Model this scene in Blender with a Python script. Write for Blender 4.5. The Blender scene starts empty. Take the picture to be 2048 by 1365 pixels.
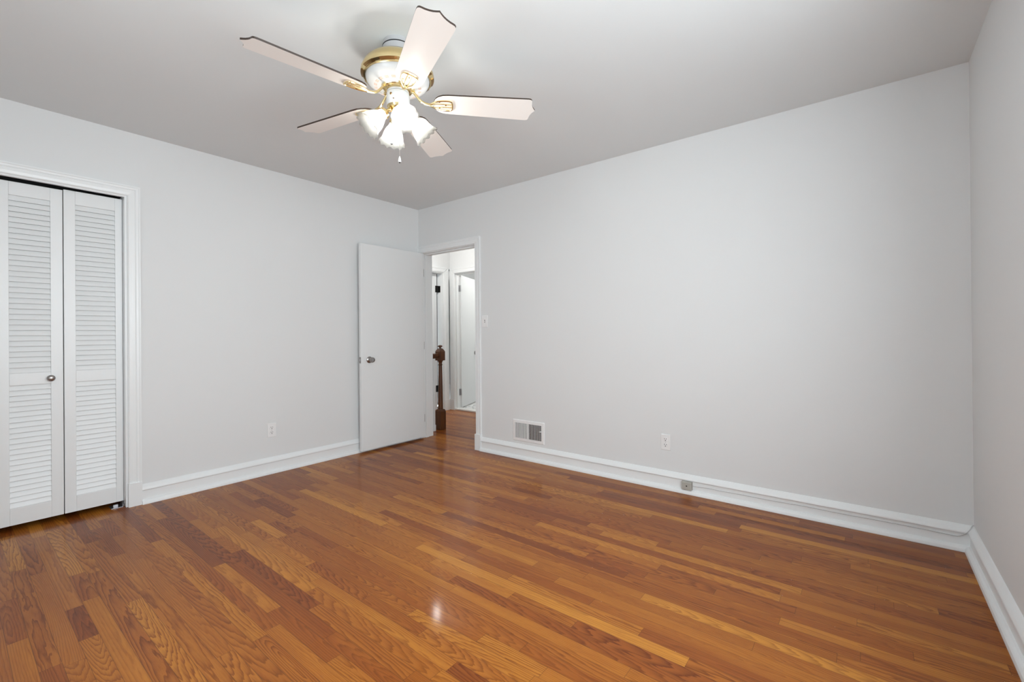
import bpy, bmesh, math, random
from mathutils import Vector, Matrix

random.seed(7)
PI = math.pi
sc = bpy.context.scene
COL = sc.collection

# ------------------------------------------------------------------ camera
F_PX, YAW, PITCH, ROLL = 900.322, -0.6680, 0.0028, -0.0082
CAM = Vector((3.9367, -3.3126, 1.1498))
fwd = Vector((math.sin(YAW) * math.cos(PITCH), math.cos(YAW) * math.cos(PITCH), math.sin(PITCH)))
rgt = Vector((math.cos(YAW), -math.sin(YAW), 0))
upv = rgt.cross(fwd)
r2 = math.cos(ROLL) * rgt + math.sin(ROLL) * upv
u2 = -math.sin(ROLL) * rgt + math.cos(ROLL) * upv
cd = bpy.data.cameras.new('camera')
cam = bpy.data.objects.new('camera', cd)
COL.objects.link(cam)
cam.matrix_world = Matrix(((r2.x, u2.x, -fwd.x, CAM.x), (r2.y, u2.y, -fwd.y, CAM.y),
                           (r2.z, u2.z, -fwd.z, CAM.z), (0, 0, 0, 1)))
cd.sensor_fit = 'HORIZONTAL'
cd.sensor_width = 36
cd.lens = F_PX / 2048 * 36
cd.shift_y = -16.646 / 2048
cd.clip_start = 0.02
sc.camera = cam

# ------------------------------------------------------------------ world, exposure
sc.view_settings.view_transform = 'Standard'
sc.view_settings.look = 'None'
sc.view_settings.gamma = 1
sc.view_settings.use_curve_mapping = False
sc.view_settings.exposure = 0.0
sc.cycles.use_denoising = True
sc.cycles.max_bounces = 12
sc.cycles.diffuse_bounces = 8
sc.cycles.sample_clamp_indirect = 6
w = bpy.data.worlds.new('overcast_sky')
sc.world = w
w.use_nodes = True
SKY = 12.4
wn = w.node_tree.nodes
wn['Background'].inputs['Color'].default_value = (0.90, 0.98, 1.025, 1)
wn['Background'].inputs['Strength'].default_value = SKY

BULB = 200.0            # emission strength of each bulb mesh
HALL = 29.0             # watts, hall lamp
BATH = 32.0             # watts, bathroom lamp

# ------------------------------------------------------------------ room dimensions
W, H, D = 4.363, 2.546, -3.9        # width along the back wall, ceiling height, y of the front wall
WT = 0.144                          # back wall thickness
HX, HY, HE = -1.10, 1.545, 2.4       # hall: left wall x, far wall y, right end
WIN_Y0, WIN_Y1, WIN_Z0, WIN_Z1 = -3.35, -1.62, 0.80, 2.20   # window in the right wall

W2_X0, W2_X1 = 2.36, 2.82                                       # added window in the front wall, lifts the light on the right side

# window portal (guides daylight sampling through the opening)
for pw, ploc, prot in ((WIN_Y1 - WIN_Y0, (W + .13, (WIN_Y0 + WIN_Y1) / 2, (WIN_Z0 + WIN_Z1) / 2), (PI / 2, 0, PI / 2)),
                       (W2_X1 - W2_X0, ((W2_X0 + W2_X1) / 2, D - .13, (WIN_Z0 + WIN_Z1) / 2), (PI / 2, 0, 0))):
    pl = bpy.data.lights.new('window_portal', 'AREA')
    pl.shape = 'RECTANGLE'
    pl.size, pl.size_y = pw, WIN_Z1 - WIN_Z0
    pl.cycles.is_portal = True
    po = bpy.data.objects.new('window_portal', pl)
    COL.objects.link(po)
    po.location = ploc
    po.rotation_euler = prot


# ------------------------------------------------------------------ helpers
def new_mat(name, color=(.8, .8, .8), rough=.5, metal=0.0, spec=.5):
    m = bpy.data.materials.new(name)
    m.use_nodes = True
    b = m.node_tree.nodes['Principled BSDF']
    b.inputs['Base Color'].default_value = (*color, 1)
    b.inputs['Roughness'].default_value = rough
    b.inputs['Metallic'].default_value = metal
    b.inputs['Specular IOR Level'].default_value = spec
    return m


def add_bump(m, scale=60, strength=.05, dist=.002, detail=4):
    nt = m.node_tree
    b = nt.nodes['Principled BSDF']
    tc = nt.nodes.new('ShaderNodeTexCoord')
    n = nt.nodes.new('ShaderNodeTexNoise')
    n.inputs['Scale'].default_value = scale
    n.inputs['Detail'].default_value = detail
    bp = nt.nodes.new('ShaderNodeBump')
    bp.inputs['Strength'].default_value = strength
    bp.inputs['Distance'].default_value = dist
    nt.links.new(tc.outputs['Object'], n.inputs['Vector'])
    nt.links.new(n.outputs['Fac'], bp.inputs['Height'])
    nt.links.new(bp.outputs['Normal'], b.inputs['Normal'])
    return m


class G:
    """collects shapes in one bmesh"""
    def __init__(self):
        self.bm = bmesh.new()

    def box(self, x0, x1, y0, y1, z0, z1, M=None):
        vs = [self.bm.verts.new(p) for p in ((x0, y0, z0), (x1, y0, z0), (x1, y1, z0), (x0, y1, z0),
                                             (x0, y0, z1), (x1, y0, z1), (x1, y1, z1), (x0, y1, z1))]
        for f in ((0, 3, 2, 1), (4, 5, 6, 7), (0, 1, 5, 4), (1, 2, 6, 5), (2, 3, 7, 6), (3, 0, 4, 7)):
            self.bm.faces.new([vs[i] for i in f])
        if M is not None:
            bmesh.ops.transform(self.bm, matrix=M, verts=vs)
        return self

    def ring_loft(self, rings, closed_ring=True, cap=True):
        """rings: list of equally long point lists"""
        R = [[self.bm.verts.new(p) for p in r] for r in rings]
        n = len(R[0])
        for a, b in zip(R, R[1:]):
            for i in range(n if closed_ring else n - 1):
                j = (i + 1) % n
                self.bm.faces.new((a[i], a[j], b[j], b[i]))
        if cap and closed_ring:
            self.bm.faces.new(list(reversed(R[0])))
            self.bm.faces.new(R[-1])
        return self

    def lathe(self, prof, M=None, n=48, cap=True, flute=None):
        """prof: (radius, z) pairs about local z; flute(i_profile, angle) -> radius factor"""
        rings = []
        for k, (r, z) in enumerate(prof):
            ring = []
            for i in range(n):
                a = 2 * PI * i / n
                f = flute(k, a) if flute else (1, 0)
                p = Vector((max(r, 1e-5) * f[0] * math.cos(a), max(r, 1e-5) * f[0] * math.sin(a), z + f[1]))
                ring.append(M @ p if M is not None else p)
            rings.append(ring)
        return self.ring_loft(rings, cap=cap)

    def tube(self, pts, r, n=10, closed=False):
        pts = [Vector(p) for p in pts]
        m = len(pts)
        rr = r if isinstance(r, (list, tuple)) else [r] * m
        T = []
        for i in range(m):
            a = pts[(i - 1) % m] if (closed or i > 0) else pts[i]
            b = pts[(i + 1) % m] if (closed or i < m - 1) else pts[i]
            T.append((b - a).normalized())
        ref = Vector((0, 0, 1)) if abs(T[0].z) < .9 else Vector((1, 0, 0))
        u = T[0].cross(ref).normalized()
        rings = []
        for i in range(m):
            u = (u - T[i] * u.dot(T[i])).normalized()
            v = T[i].cross(u)
            rings.append([pts[i] + (u * math.cos(2 * PI * k / n) + v * math.sin(2 * PI * k / n)) * rr[i] for k in range(n)])
        if closed:
            R = [[self.bm.verts.new(p) for p in q] for q in rings]
            for i in range(m):
                a, b = R[i], R[(i + 1) % m]
                for k in range(n):
                    j = (k + 1) % n
                    self.bm.faces.new((a[k], a[j], b[j], b[k]))
            return self
        return self.ring_loft(rings)

    def prism(self, prof, path_a, path_b, out, up=Vector((0, 0, 1))):
        """extrude a profile of (d, h) from point a to point b; d along out, h along up"""
        a, b, out = Vector(path_a), Vector(path_b), Vector(out)
        return self.ring_loft([[a + out * d + up * h for d, h in prof], [b + out * d + up * h for d, h in prof]])

    def poly(self, pts, thick):
        """extrude a flat outline (3-D points) by the vector thick"""
        t = Vector(thick)
        return self.ring_loft([[Vector(p) for p in pts], [Vector(p) + t for p in pts]])

    def make(self, name, mat, parent=None, bevel=0, smooth=False, kind=None, label=None, cat=None, group=None, seg=2):
        bmesh.ops.recalc_face_normals(self.bm, faces=self.bm.faces[:])
        me = bpy.data.meshes.new(name)
        if parent is not None:
            off = world_loc(parent)
            bmesh.ops.translate(self.bm, verts=self.bm.verts[:], vec=-off)
        self.bm.to_mesh(me)
        self.bm.free()
        o = bpy.data.objects.new(name, me)
        COL.objects.link(o)
        for m in (mat if isinstance(mat, (list, tuple)) else [mat]):
            me.materials.append(m)
        if parent is not None:
            o.parent = parent
        if bevel:
            bv = o.modifiers.new('bevel', 'BEVEL')
            bv.width = bevel
            bv.segments = seg
            bv.limit_method = 'ANGLE'
            bv.angle_limit = math.radians(35)
        if smooth:
            for p in me.polygons:
                p.use_smooth = True
            try:
                me.set_sharp_from_angle(angle=math.radians(38))
            except Exception:
                pass
        tag(o, label, cat, group, kind)
        return o


def world_loc(o):
    v = Vector(o.location)
    while o.parent:
        o = o.parent
        v += Vector(o.location)
    return v


def tag(o, label=None, cat=None, group=None, kind=None):
    if label: o['label'] = label
    if cat: o['category'] = cat
    if group: o['group'] = group
    if kind: o['kind'] = kind
    return o


def thing(name, loc, label, cat, group=None, kind=None):
    o = bpy.data.objects.new(name, None)
    o.empty_display_size = .05
    COL.objects.link(o)
    o.location = loc
    return tag(o, label, cat, group, kind)


# ------------------------------------------------------------------ materials
M_WALL = add_bump(new_mat('wall_paint', (.742, .755, .758), .55, spec=.3), 220, .04, .001)
M_CEIL = add_bump(new_mat('ceiling_paint', (.730, .754, .760), .7, spec=.2), 180, .04, .001)
M_TRIM = add_bump(new_mat('trim_paint', (.82, .84, .845), .32), 90, .03, .001)
M_DOOR = add_bump(new_mat('door_paint', (.79, .81, .815), .35), 70, .04, .001)
M_BRASS = new_mat('polished_brass', (.80, .64, .34), .2, 1.0)
M_DBRASS = new_mat('brass_shade_side', (.36, .22, .09), .3, 1.0)
M_WENAMEL = new_mat('white_enamel', (.62, .63, .63), .25)
M_NICKEL = new_mat('brushed_nickel', (.36, .34, .33), .28, 1.0)
M_CHROME = new_mat('zinc_plate', (.5, .5, .52), .4, 1.0)
M_BLACK = new_mat('gap_shade_black', (.006, .006, .006), .8)
M_BRONZE = new_mat('oil_rubbed_hinge', (.012, .011, .010), .45, .6)
M_PLATE = new_mat('white_plastic', (.83, .83, .83), .3)
M_SLOT = new_mat('slot_dark', (.03, .03, .03), .6)
M_JACK = new_mat('aged_grey_plastic', (.43, .42, .38), .45)
M_CABLE = new_mat('cable_sheath', (.55, .55, .55), .5)
M_CANOPY = new_mat('canopy_shaded', (.42, .42, .43), .5)  # white enamel toned grey, its shade put into the colour
M_BLADE = new_mat('blade_cream', (.86, .815, .775), .28)
M_BEDGE = new_mat('blade_edge_walnut', (.035, .02, .012), .4)
M_DUCT = new_mat('duct_dark', (.012, .012, .013), .7)
M_STEEL = new_mat('pull_chain_steel', (.75, .74, .7), .3, 1.0)


def wood_mat(name, c1, c2, rough=.35, axis='Z'):
    m = new_mat(name, c1, rough)
    nt = m.node_tree
    b = nt.nodes['Principled BSDF']
    tc = nt.nodes.new('ShaderNodeTexCoord')
    mp = nt.nodes.new('ShaderNodeMapping')
    s = {'Z': (40, 40, 2.5), 'Y': (40, 2.5, 40), 'X': (2.5, 40, 40)}[axis]
    mp.inputs['Scale'].default_value = s
    n = nt.nodes.new('ShaderNodeTexNoise')
    n.inputs['Scale'].default_value = 1.6
    n.inputs['Detail'].default_value = 6
    n.inputs['Distortion'].default_value = .6
    r = nt.nodes.new('ShaderNodeValToRGB')
    r.color_ramp.elements[0].position = .32
    r.color_ramp.elements[0].color = (*c1, 1)
    r.color_ramp.elements[1].position = .7
    r.color_ramp.elements[1].color = (*c2, 1)
    nt.links.new(tc.outputs['Object'], mp.inputs['Vector'])
    nt.links.new(mp.outputs['Vector'], n.inputs['Vector'])
    nt.links.new(n.outputs['Fac'], r.inputs['Fac'])
    nt.links.new(r.outputs['Color'], b.inputs['Base Color'])
    return m


M_NEWEL = wood_mat('stained_newel_wood', (.055, .017, .006), (.13, .045, .014), .3)


def oak_floor():
    m = new_mat('oak_strip_floor', (.4, .15, .05), .16)
    nt = m.node_tree
    N, L = nt.nodes, nt.links
    b = N['Principled BSDF']

    def math_n(op, a=None, c=None, d=None, clamp=False):
        n = N.new('ShaderNodeMath')
        n.operation = op
        n.use_clamp = clamp
        for i, v in enumerate((a, c, d)):
            if v is None: continue
            if isinstance(v, (int, float)): n.inputs[i].default_value = v
            else: L.new(v, n.inputs[i])
        return n.outputs[0]

    uv = N.new('ShaderNodeUVMap'); uv.uv_map = 'plank'
    sp = N.new('ShaderNodeSeparateXYZ'); L.new(uv.outputs['UV'], sp.inputs[0])
    u, v = sp.outputs['X'], sp.outputs['Y']          # metres along / across the strip
    uv2 = N.new('ShaderNodeUVMap'); uv2.uv_map = 'edge'
    se = N.new('ShaderNodeSeparateXYZ'); L.new(uv2.outputs['UV'], se.inputs[0])
    at = N.new('ShaderNodeAttribute'); at.attribute_name = 'tone'
    sa = N.new('ShaderNodeSeparateColor'); L.new(at.outputs['Color'], sa.inputs[0])
    tone, rnd, fig = sa.outputs[0], sa.outputs[1], sa.outputs[2]
    wnz = N.new('ShaderNodeTexWhiteNoise'); wnz.noise_dimensions = '1D'
    L.new(math_n('MULTIPLY', rnd, 917.3), wnz.inputs['W'])
    sw = N.new('ShaderNodeSeparateColor'); L.new(wnz.outputs['Color'], sw.inputs[0])
    # per-strip figure: pith offset, depth and slope along the strip
    v0 = math_n('MULTIPLY_ADD', sw.outputs[0], .09, -.03)
    d0 = math_n('MULTIPLY_ADD', sw.outputs[1], .06, -.01)
    sl = math_n('MULTIPLY_ADD', sw.outputs[2], .22, -.11)
    # distortions
    cb = N.new('ShaderNodeCombineXYZ')
    L.new(math_n('MULTIPLY', u, 1.7), cb.inputs[0]); L.new(math_n('MULTIPLY', v, 16.0), cb.inputs[1])
    L.new(math_n('MULTIPLY', rnd, 53.0), cb.inputs[2])
    n1 = N.new('ShaderNodeTexNoise'); n1.inputs['Scale'].default_value = 2.2; n1.inputs['Detail'].default_value = 3
    L.new(cb.outputs[0], n1.inputs['Vector'])
    w1 = math_n('MULTIPLY_ADD', n1.outputs['Fac'], .026, -.013)
    h = math_n('ADD', math_n('MULTIPLY_ADD', u, sl, d0), w1)
    dv = math_n('ADD', math_n('SUBTRACT', v, v0), math_n('MULTIPLY', w1, .35))
    rr = math_n('SQRT', math_n('ADD', math_n('MULTIPLY', h, h), math_n('MULTIPLY', dv, dv)))
    ringk = math_n('MULTIPLY_ADD', fig, 90.0, 95.0)
    ph = math_n('FRACT', math_n('MULTIPLY', rr, ringk))
    # asymmetric ring line: slow rise, sharp drop
    line = math_n('POWER', ph, 2.2)
    edge = math_n('SUBTRACT', 1.0, math_n('SMOOTH_MIN', 1.0, math_n('MULTIPLY', math_n('SUBTRACT', 1.0, ph), 9.0), .1))
    line = math_n('MULTIPLY', line, math_n('SUBTRACT', 1.0, math_n('MULTIPLY', edge, .6)))
    # pores: fine long streaks
    cb2 = N.new('ShaderNodeCombineXYZ')
    L.new(math_n('MULTIPLY', u, 22.0), cb2.inputs[0]); L.new(math_n('MULTIPLY', v, 900.0), cb2.inputs[1])
    L.new(math_n('MULTIPLY', rnd, 31.0), cb2.inputs[2])
    n2 = N.new('ShaderNodeTexNoise'); n2.inputs['Scale'].default_value = 1.0; n2.inputs['Detail'].default_value = 2
    L.new(cb2.outputs[0], n2.inputs['Vector'])
    pores = math_n('MULTIPLY_ADD', n2.outputs['Fac'], 2.2, -.75, True)
    # slow blotch
    cb3 = N.new('ShaderNodeCombineXYZ')
    L.new(math_n('MULTIPLY', u, 2.5), cb3.inputs[0]); L.new(math_n('MULTIPLY', v, 20.0), cb3.inputs[1])
    L.new(math_n('MULTIPLY', rnd, 77.0), cb3.inputs[2])
    n3 = N.new('ShaderNodeTexNoise'); n3.inputs['Scale'].default_value = 1.0; n3.inputs['Detail'].default_value = 2
    L.new(cb3.outputs[0], n3.inputs['Vector'])
    tt = math_n('ADD', tone, math_n('MULTIPLY_ADD', n3.outputs['Fac'], .4, -.2), None, True)
    ramp = N.new('ShaderNodeValToRGB')
    cr = ramp.color_ramp
    cr.elements[0].position = 0; cr.elements[0].color = (.195, .046, .007, 1)
    cr.elements[1].position = 1; cr.elements[1].color = (.530, .222, .029, 1)
    e = cr.elements.new(.35); e.color = (.285, .080, .010, 1)
    e = cr.elements.new(.7); e.color = (.405, .142, .017, 1)
    L.new(tt, ramp.inputs['Fac'])
    mx = N.new('ShaderNodeMix'); mx.data_type = 'RGBA'; mx.blend_type = 'MULTIPLY'
    L.new(ramp.outputs['Color'], mx.inputs['A']); mx.inputs['B'].default_value = (.36, .22, .13, 1)
    g = math_n('MULTIPLY', line, math_n('MULTIPLY_ADD', sw.outputs[1], .6, .5))
    L.new(math_n('ADD', math_n('MULTIPLY', g, 1.0), math_n('MULTIPLY', pores, .20), None, True), mx.inputs['Factor'])
    # joints between strips
    ed = math_n('MULTIPLY', math_n('SUBTRACT', 1.0, se.outputs['X'], None, True), 1.0)
    mx2 = N.new('ShaderNodeMix'); mx2.data_type = 'RGBA'
    L.new(mx.outputs['Result'], mx2.inputs['A']); mx2.inputs['B'].default_value = (.035, .012, .005, 1)
    # edge distance: v from 0 to w, u ends stored in edge map
    wv = 0.0572
    dvn = math_n('MINIMUM', v, math_n('SUBTRACT', wv, v))
    due = math_n('MINIMUM', se.outputs['X'], se.outputs['Y'])
    j = math_n('MINIMUM', dvn, due)
    jf = math_n('SUBTRACT', 1.0, math_n('MULTIPLY', j, 1 / .0011), None, True)
    L.new(math_n('MULTIPLY', jf, .75), mx2.inputs['Factor'])
    L.new(mx2.outputs['Result'], b.inputs['Base Color'])
    # gloss
    rg = math_n('MULTIPLY_ADD', pores, .08, .40)
    b.inputs['Coat Weight'].default_value = .28
    b.inputs['Coat Roughness'].default_value = .10
    L.new(rg, b.inputs['Roughness'])
    bp = N.new('ShaderNodeBump'); bp.inputs['Strength'].default_value = .12; bp.inputs['Distance'].default_value = .0006
    hh = math_n('SUBTRACT', math_n('MULTIPLY', n3.outputs['Fac'], 1.2), math_n('MULTIPLY', jf, 1.2))
    L.new(hh, bp.inputs['Height']); L.new(bp.outputs['Normal'], b.inputs['Normal'])
    b.inputs['Specular IOR Level'].default_value = .14
    return m


M_FLOOR = oak_floor()

# ------------------------------------------------------------------ floor (strips are one surface)
STRIP = 0.0572


def build_floor():
    bm = bmesh.new()
    uvl = bm.loops.layers.uv.new('plank')
    eul = bm.loops.layers.uv.new('edge')
    cl = bm.loops.layers.float_color.new('tone')
    rnd = random.Random(23)

    def strip(xa, xb, ya, yb):
        tone = min(1, max(0, rnd.gauss(.52, .19)))
        rv, fg = rnd.random(), rnd.random()
        ul = rnd.uniform(-.6, .6)
        vs = [bm.verts.new(p) for p in ((xa, ya, 0), (xb, ya, 0), (xb, yb, 0), (xa, yb, 0))]
        f = bm.faces.new(vs)
        ln = xb - xa
        for lp, (uu, vv, e0) in zip(f.loops, ((0, 0, 0), (ln, 0, ln), (ln, STRIP, ln), (0, STRIP, 0))):
            lp[uvl].uv = (uu + ul, vv)
            lp[eul].uv = (e0, ln - e0)
            lp[cl] = (tone, rv, fg, 1)

    def rows(x0, x1, y0, y1):
        k0 = math.floor((y0 + 3.109) / STRIP)
        y = -3.109 + k0 * STRIP
        while y < y1 - 1e-6:
            x = x0 - rnd.uniform(0, .8)
            while x < x1:
                ln = rnd.choice((rnd.uniform(.25, .6), rnd.uniform(.45, 1.0), rnd.uniform(.8, 1.5)))
                a, b_ = max(x, x0), min(x + ln, x1)
                if b_ - a > .01:
                    strip(a, b_, y, y + STRIP)
                x += ln
            y += STRIP

    rows(-.72, W, D, -2.2)
    rows(0 - .118, W, -3.109 + math.ceil((-2.2 + 3.109) / STRIP) * STRIP + 1e-5, 0.0)
    n_rows_end = -3.109 + math.ceil((0 + 3.109) / STRIP) * STRIP
    rows(-.172, HE, n_rows_end + 1e-5, .44)
    y2 = -3.109 + math.ceil((.44 + 3.109) / STRIP) * STRIP
    rows(HX - .9, HE, y2 + 1e-5, HY - .01)
    me = bpy.data.meshes.new('floor')
    bm.to_mesh(me); bm.free()
    o = bpy.data.objects.new('floor', me)
    COL.objects.link(o)
    me.materials.append(M_FLOOR)
    tag(o, 'glossy orange-brown oak strip floor running through the room and hall', 'floor', None, 'structure')


build_floor()

# ------------------------------------------------------------------ room shell
S = 'structure'
CL_Y0, CL_Y1, CL_Z = -3.66, -2.545, 2.098        # closet opening in the left wall
DX0, DX1, DZ = .05, .86, 2.05                    # room door opening (jamb faces)
T = .12


def struct(g, name, mat, label, cat, bevel=0, smooth=False):
    return g.make(name, mat, None, bevel, smooth, S, label, cat)


g = G()
g.box(-T, 0, CL_Y1 + .012, WT, 0, H).box(-T, 0, D - T, CL_Y0 - .012, 0, H).box(-T, 0, CL_Y0 - .012, CL_Y1 + .012, CL_Z + .06, H)
struct(g, 'wall_left', M_WALL, 'pale grey wall holding the louvered closet', 'wall')
g = G()
g.box(0, DX0 - .018, 0, WT, 0, H).box(DX1 + .018, W + T, 0, WT, 0, H).box(DX0 - .018, DX1 + .018, 0, WT, DZ + .018, H)
struct(g, 'wall_back', M_WALL, 'long pale grey wall with the doorway to the hall and the air vent', 'wall')
g = G()
g.box(W, W + T, D, WIN_Y0, 0, H).box(W, W + T, WIN_Y1, 0, 0, H)
g.box(W, W + T, WIN_Y0, WIN_Y1, 0, WIN_Z0).box(W, W + T, WIN_Y0, WIN_Y1, WIN_Z1, H)
struct(g, 'wall_right', M_WALL, 'pale grey wall at the picture edge, meeting the long wall in a corner', 'wall')
g = G(); g.box(0, W2_X0, D - T, D, 0, H).box(W2_X1, W + T, D - T, D, 0, H).box(W2_X0, W2_X1, D - T, D, 0, WIN_Z0).box(W2_X0, W2_X1, D - T, D, WIN_Z1, H)
struct(g, 'wall_front', M_WALL, 'pale grey wall opposite the long wall', 'wall')
g = G(); g.box(-T, W + T, D - T, WT, H, H + .1)
struct(g, 'ceiling', M_CEIL, 'flat off-white ceiling above the fan', 'ceiling')

# closet interior
M_INSHADE = new_mat('interior_shade_dark', (.10, .10, .10), .9)  # dark colour stands for the lack of light inside
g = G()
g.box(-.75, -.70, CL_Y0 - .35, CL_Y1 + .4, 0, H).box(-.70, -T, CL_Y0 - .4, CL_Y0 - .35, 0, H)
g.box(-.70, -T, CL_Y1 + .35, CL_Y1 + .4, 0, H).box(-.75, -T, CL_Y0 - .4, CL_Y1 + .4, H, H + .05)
struct(g, 'wall_closet', M_INSHADE, 'inside walls of the closet behind the louvered doors, coloured dark for shade', 'wall')

# window in the right wall (beside the viewpoint)
M_GLASS = bpy.data.materials.new('window_glass')
M_GLASS.use_nodes = True
_nt = M_GLASS.node_tree
_nt.nodes.clear()
_o = _nt.nodes.new('ShaderNodeOutputMaterial'); _m = _nt.nodes.new('ShaderNodeMixShader')
_t = _nt.nodes.new('ShaderNodeBsdfTransparent'); _gl = _nt.nodes.new('ShaderNodeBsdfGlossy')
_gl.inputs['Roughness'].default_value = .02
_m.inputs[0].default_value = .06
_nt.links.new(_t.outputs[0], _m.inputs[1]); _nt.links.new(_gl.outputs[0], _m.inputs[2]); _nt.links.new(_m.outputs[0], _o.inputs[0])

win = thing('window_1', (W, (WIN_Y0 + WIN_Y1) / 2, WIN_Z0), 'white double-sash window in the right-hand wall', 'window', None, S)
g = G()
ym = (WIN_Y0 + WIN_Y1) / 2
for a, b_ in ((WIN_Y0, WIN_Y0 + .04), (ym - .03, ym + .03), (WIN_Y1 - .04, WIN_Y1)):
    g.box(W + .03, W + .07, a, b_, WIN_Z0, WIN_Z1)
zm = (WIN_Z0 + WIN_Z1) / 2
for a, b_ in ((WIN_Z0, WIN_Z0 + .05), (zm - .02, zm + .02), (WIN_Z1 - .04, WIN_Z1)):
    g.box(W + .032, W + .068, WIN_Y0, WIN_Y1, a, b_)
g.make('window_frame', M_TRIM, win)
g = G(); g.box(W + .048, W + .052, WIN_Y0 + .02, WIN_Y1 - .02, WIN_Z0 + .02, WIN_Z1 - .02)
g.make('pane', M_GLASS, win)
g = G()
g.box(W - .02, W, WIN_Y0 - .09, WIN_Y0, WIN_Z0 - .02, WIN_Z1 + .09).box(W - .02, W, WIN_Y1, WIN_Y1 + .09, WIN_Z0 - .02, WIN_Z1 + .09)
g.box(W - .02, W, WIN_Y0, WIN_Y1, WIN_Z1, WIN_Z1 + .09).box(W - .05, W + .03, WIN_Y0 - .12, WIN_Y1 + .12, WIN_Z0 - .03, WIN_Z0)
g.make('casing', M_TRIM, win)

fill_win = thing('fill_window', ((W2_X0 + W2_X1) / 2, D, WIN_Z0), 'white single-width sash window added in the wall behind the viewpoint for extra light', 'window', None, S)  # unseen window, added to brighten the right side
g = G()
for a, b_ in ((W2_X0, W2_X0 + .04), (W2_X1 - .04, W2_X1)):
    g.box(a, b_, D - .07, D - .03, WIN_Z0, WIN_Z1)
for a, b_ in ((WIN_Z0, WIN_Z0 + .05), (zm - .02, zm + .02), (WIN_Z1 - .04, WIN_Z1)):
    g.box(W2_X0, W2_X1, D - .068, D - .032, a, b_)
g.make('window_frame', M_TRIM, fill_win)
g = G(); g.box(W2_X0 + .02, W2_X1 - .02, D - .052, D - .048, WIN_Z0 + .02, WIN_Z1 - .02)
g.make('pane', M_GLASS, fill_win)
g = G()
g.box(W2_X0 - .09, W2_X0, D, D + .02, WIN_Z0 - .02, WIN_Z1 + .09).box(W2_X1, W2_X1 + .09, D, D + .02, WIN_Z0 - .02, WIN_Z1 + .09)
g.box(W2_X0, W2_X1, D, D + .02, WIN_Z1, WIN_Z1 + .09).box(W2_X0 - .12, W2_X1 + .12, D - .03, D + .05, WIN_Z0 - .03, WIN_Z0)
g.make('casing', M_TRIM, fill_win)

# ------------------------------------------------------------------ baseboards
BASE = [(0, 0), (.040, 0), (.040, .006), (.0375, .016), (.032, .024), (.025, .029), (.016, .031), (.016, .090),
        (.025, .094), (.026, .098), (.0245, .104), (.019, .114), (.011, .124), (.005, .131), (0, .1335)]


def baseboard(name, a, b_, out, label):
    g = G().prism(BASE, a, b_, out)
    struct(g, name, M_TRIM, label, 'baseboard', smooth=False)


baseboard('baseboard_left', (0, CL_Y1 + .082, 0), (0, -.0001, 0), (1, 0, 0), 'white moulded baseboard below the closet wall, between closet and open door')
baseboard('baseboard_back', (DX1 + .075, 0, 0), (W, 0, 0), (0, -1, 0), 'white moulded baseboard along the long wall, with the grey jack on it')
baseboard('baseboard_right', (W, -.0001, 0), (W, D + .001, 0), (-1, 0, 0), 'white moulded baseboard running out of the picture from the far corner')
baseboard('baseboard_front', (W - .0001, D, 0), (.0001, D, 0), (0, 1, 0), 'white moulded baseboard opposite the long wall')

# ------------------------------------------------------------------ casings
CAS_H = [(0, 0), (0, .012), (.005, .016), (.008, .014), (.010, .0145), (.022, .0165), (.040, .017), (.043, .0145), (.047, .0175),
         (.058, .0185), (.062, .021), (.070, .021), (.070, 0)]      # (across from the opening, out from the wall)


def casing_v(g, origin, across, out, z0, z1, prof=CAS_H, w=.070):
    o, a, n = Vector(origin), Vector(across), Vector(out)
    k = w / .070
    r0 = [o + a * (c * k) + n * d + Vector((0, 0, z0)) for c, d in prof]
    r1 = [o + a * (c * k) + n * d + Vector((0, 0, z1 + c)) for c, d in prof]   # mitred top
    g.ring_loft([r0, r1])


def casing_h(g, p0, p1, out, mitre0=1, mitre1=1, prof=CAS_H):
    p0, p1, n = Vector(p0), Vector(p1), Vector(out)
    d = (p1 - p0).normalized()
    r0 = [p0 - d * (c * mitre0) + n * t + Vector((0, 0, c)) for c, t in prof]
    r1 = [p1 + d * (c * mitre1) + n * t + Vector((0, 0, c)) for c, t in prof]
    g.ring_loft([r0, r1])


# closet casing (left wall, opening faces +x)
yi = CL_Y1 + .012
g = G()
casing_v(g, (0, yi, 0), (0, 1, 0), (1, 0, 0), .155, 2.107)
casing_v(g, (0, CL_Y0 - .012, 0), (0, -1, 0), (1, 0, 0), .155, 2.107)
casing_h(g, (0, CL_Y0 - .012, 2.107), (0, yi, 2.107), (1, 0, 0))
g.box(0, .026, yi - .002, yi + .071, 0, .157).box(0, .026, CL_Y0 - .083, CL_Y0 - .010, 0, .157)
struct(g, 'trim_1', M_TRIM, 'white fluted casing with plinth block around the louvered closet', 'door trim')
g = G()
g.box(-T, .004, CL_Y1, CL_Y1 + .012, 0, CL_Z + .012).box(-T, .004, CL_Y0 - .012, CL_Y0, 0, CL_Z + .012).box(-.016, .004, CL_Y0, CL_Y1, CL_Z, CL_Z + .062)
struct(g, 'trim_2', M_TRIM, 'white jamb boards lining the closet opening', 'door trim')

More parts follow.
